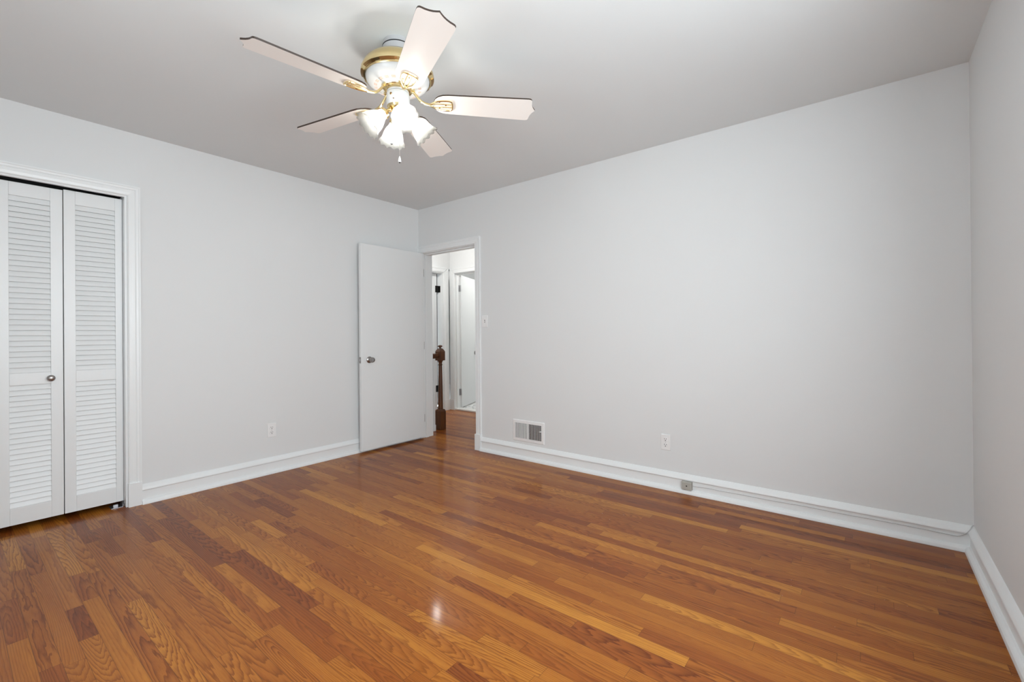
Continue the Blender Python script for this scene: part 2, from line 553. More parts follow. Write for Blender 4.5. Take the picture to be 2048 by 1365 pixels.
# room door casing and jamb
g = G()
casing_v(g, (DX1 + .004, 0, 0), (1, 0, 0), (0, -1, 0), .155, DZ + .005)
casing_v(g, (DX0 - .004, 0, 0), (-1, 0, 0), (0, -1, 0), .155, DZ + .005, w=.045)
casing_h(g, (DX0 - .004, 0, DZ + .005), (DX1 + .004, 0, DZ + .005), (0, -1, 0), .62, 1)
g.box(DX1 + .002, DX1 + .077, -.030, 0, 0, .157).box(.0005, DX0 - .002, -.026, 0, 0, .157)
struct(g, 'trim_3', M_TRIM, 'white casing around the open doorway to the hall', 'door trim')
g = G()
g.box(DX0 - .018, DX0, 0, WT, 0, DZ).box(DX1, DX1 + .018, 0, WT, 0, DZ).box(DX0 - .018, DX1 + .018, 0, WT, DZ, DZ + .018)
g.box(DX0, DX0 + .011, .042, .080, 0, DZ).box(DX1 - .011, DX1, .042, .080, 0, DZ).box(DX0 + .011, DX1 - .011, .042, .080, DZ - .011, DZ)
struct(g, 'trim_4', M_TRIM, 'white jamb with door stop inside the doorway to the hall', 'door trim')
g = G()
for sx, x in ((-1, DX0 - .004), (1, DX1 + .004)):
    casing_v(g, (x, WT, 0), (sx, 0, 0), (0, 1, 0), 0, DZ + .005)
casing_h(g, (DX0 - .004, WT, DZ + .005), (DX1 + .004, WT, DZ + .005), (0, 1, 0))
struct(g, 'trim_5', M_TRIM, 'white casing on the hall side of the doorway', 'door trim')

# ------------------------------------------------------------------ bifold closet door
DXF = -.05                       # front face of the closed panels
PT = .028
bif = thing('door_2', (DXF, -2.838, .022), 'white louvered bifold closet door with nickel knob', 'closet door', None, S)


def louver_panel(ya, yb, sl, sr, z1=2.087):
    """one bifold leaf; ya < yb; stile widths at ya and yb ends"""
    z0 = .036
    zr0, zr1, zm0, zm1 = .137, 2.003, .866, .938
    p = bpy.data.objects.new('door_panel', None)
    COL.objects.link(p)
    p.parent = bif
    p.location = Vector((DXF, (ya + yb) / 2, z0)) - world_loc(bif)
    x0, x1 = DXF - PT, DXF
    g = G()
    g.box(x0, x1, ya, ya + sl, z0, z1).box(x0, x1, yb - sr, yb, z0, z1)
    for a, b_ in ((z0, zr0), (zm0, zm1), (zr1, z1)):
        g.box(x0, x1, ya + sl, yb - sr, a, b_)
    g.make('panel_frame', M_DOOR, p, bevel=.0018)
    for za, zb, n in ((zr0, zm0, 23), (zm1, zr1, 33)):
        g = G()
        pitch = (zb - za) / n
        for i in range(n):
            zc = za + pitch * (i + .5)
            M = Matrix.Translation((DXF - .0100, 0, zc)) @ Matrix.Rotation(math.radians(-19), 4, 'Y')
            g.box(-.0025, .0025, ya + sl - .003, yb - sr + .003, -.0170, .0170, M)
        g.make('louver_slats', M_DOOR, p, bevel=.0014)
    return p


louver_panel(-3.120, -2.8365, .055, .055, 2.083)
pr_ = louver_panel(-2.8325, -2.5465, .054, .038, 2.090)
louver_panel(-3.3985, -3.1225, .055, .055)
louver_panel(-3.657, -3.4015, .055, .055)
g = G()
MK = Matrix.Translation((DXF, -2.893, .899)) @ Matrix.Rotation(PI / 2, 4, 'Y')
g.lathe([(.0, 0), (.011, .0), (.0095, .004), (.007, .010), (.0075, .015), (.0165, .019), (.0195, .022), (.0185, .026), (.014, .0305), (.007, .0325), (0, .033)], MK, 32)
g.make('knob', M_NICKEL, bif, smooth=True, label='brushed nickel knob')
g = G()
g.box(-.105, -.025, -2.615, -2.552, .0, .004).box(-.105, -.025, -2.556, -2.552, .0, .020).box(-.075, -.055, -2.60, -2.575, .004, .018)
g.make('pivot_bracket', M_CHROME, bif, bevel=.001, label='shiny metal floor pivot bracket')

# ------------------------------------------------------------------ room door, open against the left wall
DFX = .093
dr = thing('door_1', (.05, -.008, 0), 'plain white slab door standing open against the closet wall', 'door', None, S)
g = G(); g.box(DFX - .035, DFX, -.798, -.010, .022, DZ - .004)
g.make('door_slab', M_DOOR, dr, bevel=.002)


def knobset(g, M):
    g.lathe([(0, 0), (.032, 0), (.0325, .003), (.029, .007), (.020, .010), (.013, .013), (.0125, .026), (.019, .031), (.0255, .037), (.027, .045),
             (.0265, .055), (.023, .061), (.0125, .0625), (.0115, .060), (0, .060)], M, 36)


g = G()
knobset(g, Matrix.Translation((DFX, -.708, .907)) @ Matrix.Rotation(PI / 2, 4, 'Y'))
kn = g.make('door_knob', M_NICKEL, dr, smooth=True, label='grey metal door knob')
g = G()
g.lathe([(0, .0), (.0085, .0), (.0085, .0035), (.003, .004), (0, .004)], Matrix.Translation((DFX + .0595, -.708, .907)) @ Matrix.Rotation(PI / 2, 4, 'Y'), 20)
g.make('knob_button', M_CHROME, kn, smooth=True)
g = G(); g.box(DFX - .030, DFX - .005, -.8005, -.797, .877, .937)
lp = g.make('latch_plate', M_NICKEL, dr, bevel=.0008, label='grey metal latch plate on the door edge')
g = G(); g.box(DFX - .024, DFX - .011, -.809, -.7995, .899, .917)
g.make('latch_bolt', M_CHROME, lp, bevel=.002)
for z in (.22, 1.03, 1.84):
    g = G()
    g.tube([(.053, -.009, z - .044), (.053, -.009, z + .044)], .0055, 10)
    g.box(.050, .0525, -.008, .030, z - .042, z + .042)
    g.make('hinge', M_CHROME, dr)

# ------------------------------------------------------------------ hall beyond the doorway
HH = 2.546
LY0, LY1, HZ = .62, 1.385, 2.075      # opening of the hall's left door
BX0, BX1 = -1.005, -.32               # opening of the bathroom door
g = G()
g.box(HX - T, HX, LY1 + .014, 1.485, -1.2, 2.152).box(HX - T, HX - T + .02, 1.485, HY + T, -1.2, 2.152).box(HX - T, HX, LY1 + .014, HY + T, 2.152, HH).box(HX - T, HX, WT, LY0 - .014, -1.2, HH).box(HX - T, HX, LY0 - .014, LY1 + .014, HZ + .014, HH).box(HX - T, HX, LY0 - .014, LY1 + .014, -1.2, -.002)
struct(g, 'wall_hall_left', M_WALL, 'bright white hall wall left of the hall corner', 'wall')
g = G()
g.box(HX, BX0 - .018, HY, HY + T, 0, HH).box(BX1 + .018, HE, HY, HY + T, 0, HH).box(BX0 - .018, BX1 + .018, HY, HY + T, HZ + .018, HH)
struct(g, 'wall_hall_far', M_WALL, 'bright white hall wall holding the bathroom doorway', 'wall')
g = G(); g.box(HE, HE + T, WT, HY + T, 0, HH)
struct(g, 'wall_hall_end', M_WALL, 'hall end wall hidden beside the doorway', 'wall')
g = G(); g.box(HX - T, HE + T, WT, HY + T, HH, HH + .1).box(-2.3, 1.0, HY + T, 3.5, HH, HH + .1).box(-2.6, HX - T, .3, 1.7, HH, HH + .1)
struct(g, 'ceiling_hall', M_CEIL, 'hall ceiling', 'ceiling')
# bathroom shell
g = G(); g.box(-2.3, -2.2, HY + T, 3.4, 0, HH).box(-2.3, 1.0, 3.4, 3.5, 0, HH).box(.9, 1.0, HY + T, 3.4, 0, HH)
struct(g, 'wall_bathroom', M_WALL, 'white bathroom walls behind the far door', 'wall')
# room behind the hall's left door (walls coloured dark in place of shade)
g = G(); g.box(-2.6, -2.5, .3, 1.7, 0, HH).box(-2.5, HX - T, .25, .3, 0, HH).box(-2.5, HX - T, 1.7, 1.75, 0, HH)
struct(g, 'wall_side_room', M_INSHADE, 'room behind the ajar hall door, walls coloured dark for shade', 'wall')


def tile_mat():
    m = new_mat('veined_marble_tile', (.8, .8, .8), .15)
    nt = m.node_tree; N, L = nt.nodes, nt.links
    tc = N.new('ShaderNodeTexCoord')
    n = N.new('ShaderNodeTexNoise'); n.inputs['Scale'].default_value = 4.5; n.inputs['Detail'].default_value = 5; n.inputs['Distortion'].default_value = 1.4
    r = N.new('ShaderNodeValToRGB')
    r.color_ramp.elements[0].position = .47; r.color_ramp.elements[0].color = (.82, .82, .81, 1)
    r.color_ramp.elements[1].position = .53; r.color_ramp.elements[1].color = (.82, .82, .81, 1)
    e = r.color_ramp.elements.new(.5); e.color = (.12, .12, .12, 1)
    L.new(tc.outputs['Object'], n.inputs['Vector']); L.new(n.outputs['Fac'], r.inputs['Fac'])
    L.new(r.outputs['Color'], N['Principled BSDF'].inputs['Base Color'])
    return m


g = G(); g.box(-2.2, .9, HY + .11, 3.4, -.02, .012)
struct(g, 'floor_bathroom', tile_mat(), 'grey veined white tile floor in the bathroom', 'floor')
M_MARBLE = new_mat('white_marble', (.85, .84, .81), .2)
g = G(); g.box(BX0, BX1, HY - .012, HY + .115, 0, .020)
struct(g, 'trim_10', M_MARBLE, 'white marble threshold of the bathroom doorway', 'threshold', bevel=.002)
# casings of the hall doors
g = G()
casing_v(g, (HX, LY1 + .012, 0), (0, 1, 0), (1, 0, 0), .155, HZ + .012, w=.092)
casing_v(g, (HX, LY0 - .012, 0), (0, -1, 0), (1, 0, 0), .155, HZ + .012)
casing_h(g, (HX, LY0 - .012, HZ + .012), (HX, LY1 + .012, HZ + .012), (1, 0, 0))
g.box(HX, HX + .026, LY1 + .010, LY1 + .105, 0, .157).box(HX - .02, HX + .01, LY1 + .105, HY, 0, .155).box(HX, HX + .026, LY0 - .083, LY0 - .010, 0, .157)
g.box(HX - T, HX + .002, LY1, LY1 + .014, 0, HZ).box(HX - T, HX + .002, LY0 - .014, LY0, 0, HZ).box(HX - T, HX + .002, LY0 - .014, LY1 + .014, HZ, HZ + .014)
struct(g, 'trim_6', M_TRIM, 'white casing and jamb of the hall door with black hinges', 'door trim')
g = G()
casing_v(g, (BX0 - .004, HY, 0), (-1, 0, 0), (0, -1, 0), .155, HZ + .006, w=.082)
casing_v(g, (BX1 + .004, HY, 0), (1, 0, 0), (0, -1, 0), .155, HZ + .006)
casing_h(g, (BX0 - .004, HY, HZ + .006), (BX1 + .004, HY, HZ + .006), (0, -1, 0))
g.box(BX0 - .087, BX0 - .002, HY - .026, HY, 0, .157).box(BX1 + .002, BX1 + .077, HY - .026, HY, 0, .157)
g.box(BX0 - .018, BX0, HY, HY + T, 0, HZ).box(BX1, BX1 + .018, HY, HY + T, 0, HZ).box(BX0 - .018, BX1 + .018, HY, HY + T, HZ, HZ + .018)
g.box(BX0, BX0 + .011, HY + .03, HY + .07, 0, HZ).box(BX0 + .011, BX1, HY + .03, HY + .07, HZ - .011, HZ)
struct(g, 'trim_7', M_TRIM, 'white casing and jamb of the bathroom doorway', 'door trim')

# hall's left door, closed save for a dark gap at its hinges
d3 = thing('door_3', (HX - .06, LY1 - .075, 0), 'white hall door with black hinges behind the wooden newel', 'door', None, S)
g = G(); g.box(HX - .117, HX - .082, LY0 + .003, LY1 - .046, .012, HZ - .004)
g.make('door_slab', M_DOOR, d3, bevel=.002)
for z in (.33, 1.84):
    g = G()
    g.tube([(HX - .077, LY1 - .023, z - .05), (HX - .077, LY1 - .023, z + .05)], .008, 10)
    g.box(HX - .0815, HX - .079, LY1 - .075, LY1 - .023, z - .05, z + .05).box(HX - .0815, HX - .050, LY1 - .0035, LY1 - .0005, z - .05, z + .05).box(HX - .0815, HX - .079, LY1 - .019, LY1 - .0005, z - .05, z + .05)
    g.make('hinge', M_BRONZE, d3, label='black butt hinge')

# bathroom door, opened into the bathroom
d4 = thing('door_4', (-.985, 1.66, 0), 'white bathroom door opened inward past the marble threshold', 'door', None, S)
MB = Matrix.Translation((-.985, 1.662, 0)) @ Matrix.Rotation(math.radians(113), 4, 'Z')
g = G(); g.box(0, .66, 0, .035, .022, HZ - .01, MB)
g.make('door_slab', M_DOOR, d4, bevel=.002)
g = G(); knobset(g, MB @ Matrix.Translation((.60, 0, .84)) @ Matrix.Rotation(PI / 2, 4, 'X'))
g.make('door_knob', M_NICKEL, d4, smooth=True)
for z in (.26, 1.86):
    g = G()
    g.tube([(-.985, 1.655, z - .05), (-.985, 1.655, z + .05)], .006, 10)
    g.box(-1.004, -1.001, 1.61, 1.66, z - .05, z + .05)
    g.make('hinge', M_CHROME, d4)

# baseboard scraps of the hall
g = G(); g.prism(BASE, (DX1 + .08, WT, 0), (HE, WT, 0), (0, 1, 0))
struct(g, 'baseboard_hall', M_TRIM, 'white hall baseboard', 'baseboard')

# stairs going down from the newel, beside the closet wall
M_STAIR = wood_mat('stair_tread_wood', (.09, .03, .01), (.19, .07, .022), .3, 'X')
SY = -3.109 + math.ceil((.44 + 3.109) / STRIP) * STRIP - STRIP      # edge of the landing
g = G()
for k in range(10):
    ya = SY - .25 * k
    g.box(HX, -.122, ya - .27, ya, -.19 * (k + 1) - .03, -.19 * (k + 1)).box(HX, -.122, ya - .02, ya - .001, -.19 * (k + 1), -.19 * k - .031 if k else -.002)
g.box(HX, -.172, SY - .012, SY + .03, -.03, -.001)
g.box(-.172, -.122, WT, SY, -.30, -.001)
struct(g, 'stair_flight', M_STAIR, 'dark wooden stairs going down beside the newel', 'stairs')
g = G()
g.box(HX - T, HX, -2.1, WT, -2.6, H).box(HX - T, -.12, -2.13, -2.1, -2.6, H).box(-.12, -.10, -2.13, SY, -2.6, -.002).box(HX - T, -.10, -2.13, SY, -2.65, -2.6)
g.box(HX - T, -.12, -2.13, WT, H, H + .1).box(HX, -.12, SY, SY + .02, -2.6, -.03)
struct(g, 'wall_stairwell', M_WALL, 'walls around the stairs going down', 'wall')


# ------------------------------------------------------------------ newel, handrail, baluster
NX, NY = -.132, .434
rail = thing('stair_railing', (NX, NY, 0), 'dark wood newel post and handrail standing in the hall beyond the doorway', 'stair railing')
g = G()
g.box(NX - .045, NX + .045, NY - .045, NY + .045, 0, .222)
M0 = Matrix.Translation((NX, NY, 0))
sq = lambda r, z: [Vector((NX + sx * r, NY + sy * r, z)) for sx, sy in ((-1, -1), (1, -1), (1, 1), (-1, 1))]
g.ring_loft([sq(.045, .222), sq(.034, .245)])
g.lathe([(.030, .24), (.031, .26), (.030, .30), (.0275, .50), (.0235, .70), (.022, .775), (.027, .779), (.0275, .787), (.0225, .792), (.0225, .80), (.024, .815), (.031, .826), (.038, .836)], M0, 32)
g.box(NX - .042, NX + .042, NY - .042, NY + .042, .836, .945)
g.ring_loft([sq(.042, .945), sq(.036, .957), sq(.027, .972), sq(.018, .982)])
nw = g.make('newel_post', M_NEWEL, rail, bevel=.0015, smooth=True)
g = G()
g.lathe([(.014, .978), (.012, .988), (.013, .994), (.026, 1.001), (.029, 1.008), (.027, 1.014), (.016, 1.021), (0, 1.024)], M0, 28)
g.make('finial', M_NEWEL, nw, smooth=True)
g = G()
hp = [(-.014, .862), (-.014, .880), (-.028, .890), (-.030, .905), (-.024, .918), (-.010, .924), (.010, .924), (.024, .918), (.030, .905), (.028, .890), (.014, .880), (.014, .862)]
g.ring_loft([[Vector((NX + a, NY - .040, z)) for a, z in hp], [Vector((NX + a, WT + .001, z)) for a, z in hp]])
g.make('handrail', M_NEWEL, rail, smooth=True)
g = G()
bx, by = NX, .322
g.box(bx - .014, bx + .014, by - .014, by + .014, .0, .864)
g.box(bx - .019, bx + .019, by - .019, by + .019, 0, .072)
g.make('baluster', M_TRIM, rail, bevel=.001, label='white square baluster')

# ------------------------------------------------------------------ electrical outlets
def outlet(loc, rot, label):
    o = thing('electrical_outlet', (0, 0, 0), label, 'outlet', 'duplex wall outlets')
    g = G(); g.box(-.035, .035, -.0055, 0, -.0575, .0575)
    g.make('cover_plate', M_PLATE, o, bevel=.0025)
    for s in (1, -1):
        zc = s * .0205
        g = G()
        pts = []
        for i in range(24):
            a = 2 * PI * i / 24
            pts.append((max(-.0165, min(.0165, .0205 * math.cos(a))), -.0045, zc + .0165 * math.sin(a)))
        g.poly(pts, (0, -.0035, 0))
        rc = g.make('receptacle', M_PLATE, o, bevel=.0006)
        g = G()
        g.box(-.0085, -.0055, -.0086, -.0078, zc + .000, zc + .010).box(.0055, .0085, -.0086, -.0078, zc + .001, zc + .009)
        g.lathe([(0, 0), (.0035, 0), (.0035, .0008), (0, .0008)], Matrix.Translation((0, -.0078, zc - .007)) @ Matrix.Rotation(PI / 2, 4, 'X'), 14)
        g.make('slots', M_SLOT, rc, label='dark plug slots')
    g = G(); g.lathe([(0, 0), (.003, 0), (.0026, .0012), (0, .0014)], Matrix.Translation((0, -.0055, 0)) @ Matrix.Rotation(PI / 2, 4, 'X'), 14)
    g.make('screw', M_CHROME, o)
    o.location = loc
    o.rotation_euler = (0, 0, rot)
    return o


outlet((0, -1.597, .358), PI / 2, 'white duplex outlet on the closet wall, low beside the open door')
outlet((2.762, 0, .341), 0, 'white duplex outlet on the long wall, above the grey baseboard jack')

# ------------------------------------------------------------------ light switch
sw = thing('light_switch', (.987, 0, 1.277), 'white toggle light switch on the wall right of the doorway casing', 'light switch')
g = G(); g.box(.950, 1.024, -.0055, 0, 1.219, 1.334)
g.make('cover_plate', M_PLATE, sw, bevel=.0025)
g = G()
g.box(-.005, .005, -.017, .004, -.0045, .0045, Matrix.Translation((.987, -.005, 1.279)) @ Matrix.Rotation(math.radians(25), 4, 'X'))
g.make('toggle', M_PLATE, sw, bevel=.0015)
g = G(); g.box(.9815, .9925, -.0062, -.0050, 1.266, 1.290)
g.make('toggle_slot', M_SLOT, sw)
for z in (1.247, 1.307):
    g = G(); g.lathe([(0, 0), (.003, 0), (.0026, .0012), (0, .0014)], Matrix.Translation((.987, -.0055, z)) @ Matrix.Rotation(PI / 2, 4, 'X'), 14)
    g.make('screw', M_PLATE, sw)

# ------------------------------------------------------------------ air vent
VX0, VX1, VZ0, VZ1 = 1.328, 1.683, .160, .357
OX0, OX1, OZ0, OZ1 = 1.357, 1.655, .188, .328
vent = thing('air_vent', ((VX0 + VX1) / 2, 0, VZ0), 'white metal air vent with upright fins, low on the long wall', 'air vent')
g = G()
outer = [(VX0, 0, VZ0), (VX1, 0, VZ0), (VX1, 0, VZ1), (VX0, 0, VZ1)]
mid = [(VX0 + .006, -.008, VZ0 + .006), (VX1 - .006, -.008, VZ0 + .006), (VX1 - .006, -.008, VZ1 - .006), (VX0 + .006, -.008, VZ1 - .006)]
inn = [(OX0, -.009, OZ0), (OX1, -.009, OZ0), (OX1, -.009, OZ1), (OX0, -.009, OZ1)]
inn2 = [(OX0, -.001, OZ0), (OX1, -.001, OZ0), (OX1, -.001, OZ1), (OX0, -.001, OZ1)]
g.ring_loft([[Vector(p) for p in r] for r in (outer, mid, inn, inn2)], cap=False)
g.make('vent_frame', M_PLATE, vent)
g = G(); g.box(OX0 - .002, OX1 + .002, -.0012, -.0004, OZ0 - .002, OZ1 + .002)
g.make('duct', M_DUCT, vent, label='dark duct opening')
xm = (OX0 + OX1) / 2 - .002
g = G(); g.box(xm - .004, xm + .004, -.0095, -.001, OZ0, OZ1)
g.make('mullion', M_PLATE, vent)
for x0, x1, ang, n, nm in ((OX0, xm - .004, -8, 11, 'fins'), (xm + .004, OX1, 37, 11, 'fins')):
    g = G()
    for i in range(n):
        x = x0 + (x1 - x0) * (i + .5) / n
        g.box(-.0015, .0015, -.0042, .0042, OZ0, OZ1, Matrix.Translation((x, -.0058, 0)) @ Matrix.Rotation(math.radians(ang), 4, 'Z'))
    g.make(nm, M_PLATE, vent)
g = G(); g.box(OX1 - .016, OX1 + .002, -.022, -.008, .272, .278)
g.make('damper_lever', M_PLATE, vent, bevel=.001)

# ------------------------------------------------------------------ baseboard jack with its cable
jk = thing('wall_jack', (2.920, -.016, .032), 'small grey jack box fixed to the baseboard of the long wall', 'wall jack')
g = G(); g.box(2.886, 2.954, -.044, -.017, .032, .087)
bx_ = g.make('jack_box', M_JACK, jk, bevel=.003)
g = G(); g.box(2.884, 2.956, -.022, -.0165, .030, .089)
g.make('back_plate', M_JACK, jk, bevel=.001)
g = G(); g.lathe([(0, 0), (.005, 0), (.005, .001), (0, .001)], Matrix.Translation((2.922, -.044, .060)) @ Matrix.Rotation(PI / 2, 4, 'X'), 16)
g.make('socket_hole', M_SLOT, jk, label='dark round socket hole')
pts = [(2.952, -.020, .061), (2.985, -.0185, .061), (3.06, -.0182, .065), (3.138, -.0182, .064), (3.28, -.0182, .067), (3.423, -.0182, .066), (3.62, -.0182, .071),
       (3.832, -.0182, .070), (4.0, -.0182, .073), (4.137, -.0182, .073), (4.23, -.0182, .071), (4.279, -.0184, .070), (4.300, -.020, .073), (4.318, -.024, .084),
       (4.333, -.0285, .101), (4.345, -.024, .116), (4.354, -.012, .1315), (4.3605, -.004, .137)]
# smooth through the points
def spline(P, n=6):
    P = [Vector(p) for p in P]
    out = []
    for i in range(len(P) - 1):
        a, b_, c, d = P[max(i - 1, 0)], P[i], P[i + 1], P[min(i + 2, len(P) - 1)]
        for k in range(n):
            t = k / n
            out.append(.5 * ((2 * b_) + (c - a) * t + (2 * a - 5 * b_ + 4 * c - d) * t * t + (3 * b_ - a - 3 * c + d) * t ** 3))
    return out + [P[-1]]


g = G(); g.tube(spline(pts), .0021, 8)
g.make('cable', M_CABLE, None, smooth=True, label='thin pale cable stapled along the baseboard from the grey jack to the corner', cat='cable')

# ------------------------------------------------------------------ ceiling fan
FX, FY, FZ = 2.18, -1.953, H
fan = thing('ceiling_fan', (FX, FY, FZ), 'white and brass ceiling fan with five cream blades and lit glass shades', 'ceiling fan')
MF = Matrix.Translation((FX, FY, 0))
g = G()
g.lathe([(.069, 2.5205), (.071, 2.519), (.0715, 2.50), (.070, 2.466), (.0, 2.466)], MF, 48)
g.make('canopy', M_CANOPY, fan, smooth=True, label='canopy under the ceiling, toned grey for its shade')
g = G(); g.lathe([(.069, 2.546), (.069, 2.5245), (.0, 2.5245)], MF, 48)
g.make('ceiling_collar', M_CANOPY, fan, smooth=True)
g = G(); g.lathe([(.070, 2.525), (.0718, 2.5235), (.0715, 2.520), (.060, 2.520)], MF, 48)  # solid black ring painting the shade between collar and canopy
g.make('gap_shade_ring', M_BLACK, fan, smooth=True, label='black ring standing for the shade in the gap above the canopy')
g = G()
g.lathe([(.060, 2.472), (.110, 2.463), (.138, 2.449), (.158, 2.428), (.169, 2.404), (.1705, 2.394), (.168, 2.386), (.160, 2.381), (.157, 2.379), (.157, 2.372),
         (.152, 2.371), (.151, 2.378), (.10, 2.379)], MF, 72, cap=False)
mh = g.make('motor_housing', M_BRASS, fan, smooth=True, label='polished brass motor housing')
for k in range(10):
    a0 = 2 * PI * k / 10 + .1
    g = G()
    ring = []
    for i in range(9):
        a = a0 + .42 * i / 8
        ring.append([(FX + r * math.cos(a), FY + r * math.sin(a), z) for r, z in ((.1575, 2.3795), (.1690, 2.3850), (.1705, 2.3850), (.1595, 2.3785))])
    g.ring_loft(ring)
    g.make('vent_slot', M_DBRASS, mh, label='dark vent slot in the rim')
g = G()
g.lathe([(.150, 2.376), (.1485, 2.368), (.144, 2.358), (.132, 2.346), (.116, 2.337), (.104, 2.3325), (.088, 2.331), (.076, 2.329), (.070, 2.326), (.060, 2.326)], MF, 72, cap=False)
lb = g.make('lower_bowl', M_WENAMEL, fan, smooth=True, label='white lower bowl of the motor')
M_PINK = new_mat('bowl_vent_tan', (.55, .40, .33), .5)
for k in range(20):
    a0 = 2 * PI * k / 20
    g = G()
    ring = []
    for i in range(5):
        a = a0 + .19 * i / 4
        ring.append([(FX + r * math.cos(a), FY + r * math.sin(a), z) for r, z in ((.097, 2.3310), (.110, 2.3340), (.110, 2.3348), (.097, 2.3320))])
    g.ring_loft(ring)
    g.make('bowl_vent', M_PINK, lb, label='tan vent opening in the bowl')
g = G()
g.lathe([(.0, 2.336), (.067, 2.334), (.068, 2.330), (.066, 2.320), (.060, 2.317), (.054, 2.316), (0, 2.316)], MF, 48)
fly = g.make('flywheel', M_BRASS, fan, smooth=True, label='brass hub carrying the blade brackets')
for k in range(10):
    a = 2 * PI * (k + .5) / 10
    g = G()
    g.box(-.001, .003, -.009, .009, -.004, .004, MF @ Matrix.Rotation(a, 4, 'Z') @ Matrix.Translation((.0665, 0, 2.326)))
    g.make('hub_slot', M_DBRASS, fly)
g = G()
g.lathe([(.0, 2.318), (.050, 2.316), (.052, 2.312), (.050, 2.307), (.046, 2.306), (.046, 2.303), (.0535, 2.302), (.0545, 2.297), (.0545, 2.246), (.052, 2.242), (0, 2.242)], MF, 48)
g.make('switch_housing', M_WENAMEL, fan, smooth=True, label='white switch housing')
g = G()
g.lathe([(.052, 2.245), (.050, 2.236), (.040, 2.224), (.022, 2.212), (.016, 2.203), (.019, 2.195), (.014, 2.187), (.007, 2.182), (.0, 2.178)], MF, 40)
g.make('light_fitter', M_BRASS, fan, smooth=True, label='brass light fitter')
for a, z in ((math.radians(-75), 2.283), (math.radians(-60), 2.258), (math.radians(150), 2.275)):
    g = G()
    g.lathe([(0, 0), (.006 if z > 2.27 else .003, 0), (.005 if z > 2.27 else .0025, .002), (0, .002)], MF @ Matrix.Rotation(a, 4, 'Z') @ Matrix.Translation((.0543, 0, z)) @ Matrix.Rotation(PI / 2, 4, 'Y'), 14)
    g.make('housing_screw', M_DBRASS, fan)

# blades
BZ, RT = 2.267, .667
PH = math.radians(-12.26)


def build_blade(az):
    MBl = Matrix.Translation((FX, FY, BZ)) @ Matrix.Rotation(az, 4, 'Z') @ Matrix.Rotation(PH, 4, 'X')
    # outline: x along the radius, y across
    hw, rw = .0735, .060
    half = [(.168, 0), (.170, .018), (.178, .036), (.192, .050), (.212, .059), (.24, .0625)]
    for i in range(1, 9):
        t = i / 8
        half.append((.24 + (.612 - .24) * t, .0625 + (hw - .0625) * t))
    half += [(.626, hw), (.636, .0715), (.6415, .066), (.643, .058), (.644, .046), (.6475, .033), (.653, .020), (.660, .009), (.667, 0)]
    outl = half + [(x, -y) for x, y in reversed(half[1:-1])]
    th = .0075
    bm = bmesh.new()
    lo = [bm.verts.new(MBl @ Vector((x, y, 0))) for x, y in outl]
    hi = [bm.verts.new(MBl @ Vector((x, y, th))) for x, y in outl]
    n = len(outl)
    fs = []
    f0 = bm.faces.new(list(reversed(lo))); f0.material_index = 0
    f1 = bm.faces.new(hi); f1.material_index = 1
    for i in range(n):
        f = bm.faces.new((lo[i], lo[(i + 1) % n], hi[(i + 1) % n], hi[i])); f.material_index = 1
    gg = G(); gg.bm.free(); gg.bm = bm
    bl = gg.make('blade', [M_BLADE, M_BEDGE], fan)
    # blade iron (brass bracket): arm + pronged plate under the blade
    Mi = Matrix.Translation((FX, FY, 0)) @ Matrix.Rotation(az, 4, 'Z')
    g = G()
    arm = [Mi @ Vector(p) for p in ((.058, 0, 2.322), (.074, 0, 2.316), (.090, 0, 2.297), (.108, 0, 2.278), (.130, 0, 2.267), (.160, 0, 2.262))]
    g.tube(spline(arm, 4), .0062, 10)
    g.box(-.012, .012, -.013, .013, -.005, .005, Mi @ Matrix.Translation((.067, 0, 2.324)))
    def P(x, y, z=-.005): return MBl @ Vector((x, y, z))
    loop = []
    for x, y in ((.152, .006), (.166, .015), (.182, .025), (.205, .031), (.236, .033), (.250, .030), (.257, .020), (.259, .0),
                 (.257, -.020), (.250, -.030), (.236, -.033), (.205, -.031), (.182, -.025), (.166, -.015), (.152, -.006)):
        loop.append(P(x, y))
    g.tube(spline(loop, 3), .0036, 8)
    for y in (-.0095, .0095):
        g.tube([P(.158, y * .4), P(.185, y), P(.215, y * 1.05), P(.256, y)], .0026, 8)
    ir = g.make('blade_bracket', M_BRASS, fan, smooth=True, label='brass blade bracket')
    for x, y in ((.196, .020), (.196, -.020), (.226, 0)):
        g = G()
        g.lathe([(0, 0), (.0045, 0), (.004, .002), (0, .003)], MBl @ Matrix.Translation((x, y, -.0005)) @ Matrix.Rotation(PI, 4, 'X'), 12)
        g.make('screw', M_BRASS, ir)


for a in (262.4, 190.5, 118.5, 46.5, 334.5):
    build_blade(math.radians(a))

# lamps of the fan
M_SHADE = bpy.data.materials.new('frosted_glass_shade')
M_SHADE.use_nodes = True
nt = M_SHADE.node_tree
nt.nodes.clear()
o_ = nt.nodes.new('ShaderNodeOutputMaterial')
trl = nt.nodes.new('ShaderNodeBsdfTranslucent'); trl.inputs['Color'].default_value = (.15, .149, .142, 1)
dif = nt.nodes.new('ShaderNodeBsdfPrincipled'); dif.inputs['Base Color'].default_value = (.085, .084, .08, 1); dif.inputs['Roughness'].default_value = .3; dif.inputs['Specular IOR Level'].default_value = .15
trp = nt.nodes.new('ShaderNodeBsdfTransparent'); trp.inputs['Color'].default_value = (.98, .97, .94, 1)
m1 = nt.nodes.new('ShaderNodeMixShader'); m1.inputs[0].default_value = .45
m2 = nt.nodes.new('ShaderNodeMixShader'); m2.inputs[0].default_value = .24
nt.links.new(trl.outputs[0], m1.inputs[1]); nt.links.new(dif.outputs[0], m1.inputs[2])
nt.links.new(m1.outputs[0], m2.inputs[1]); nt.links.new(trp.outputs[0], m2.inputs[2]); nt.links.new(m2.outputs[0], o_.inputs[0])

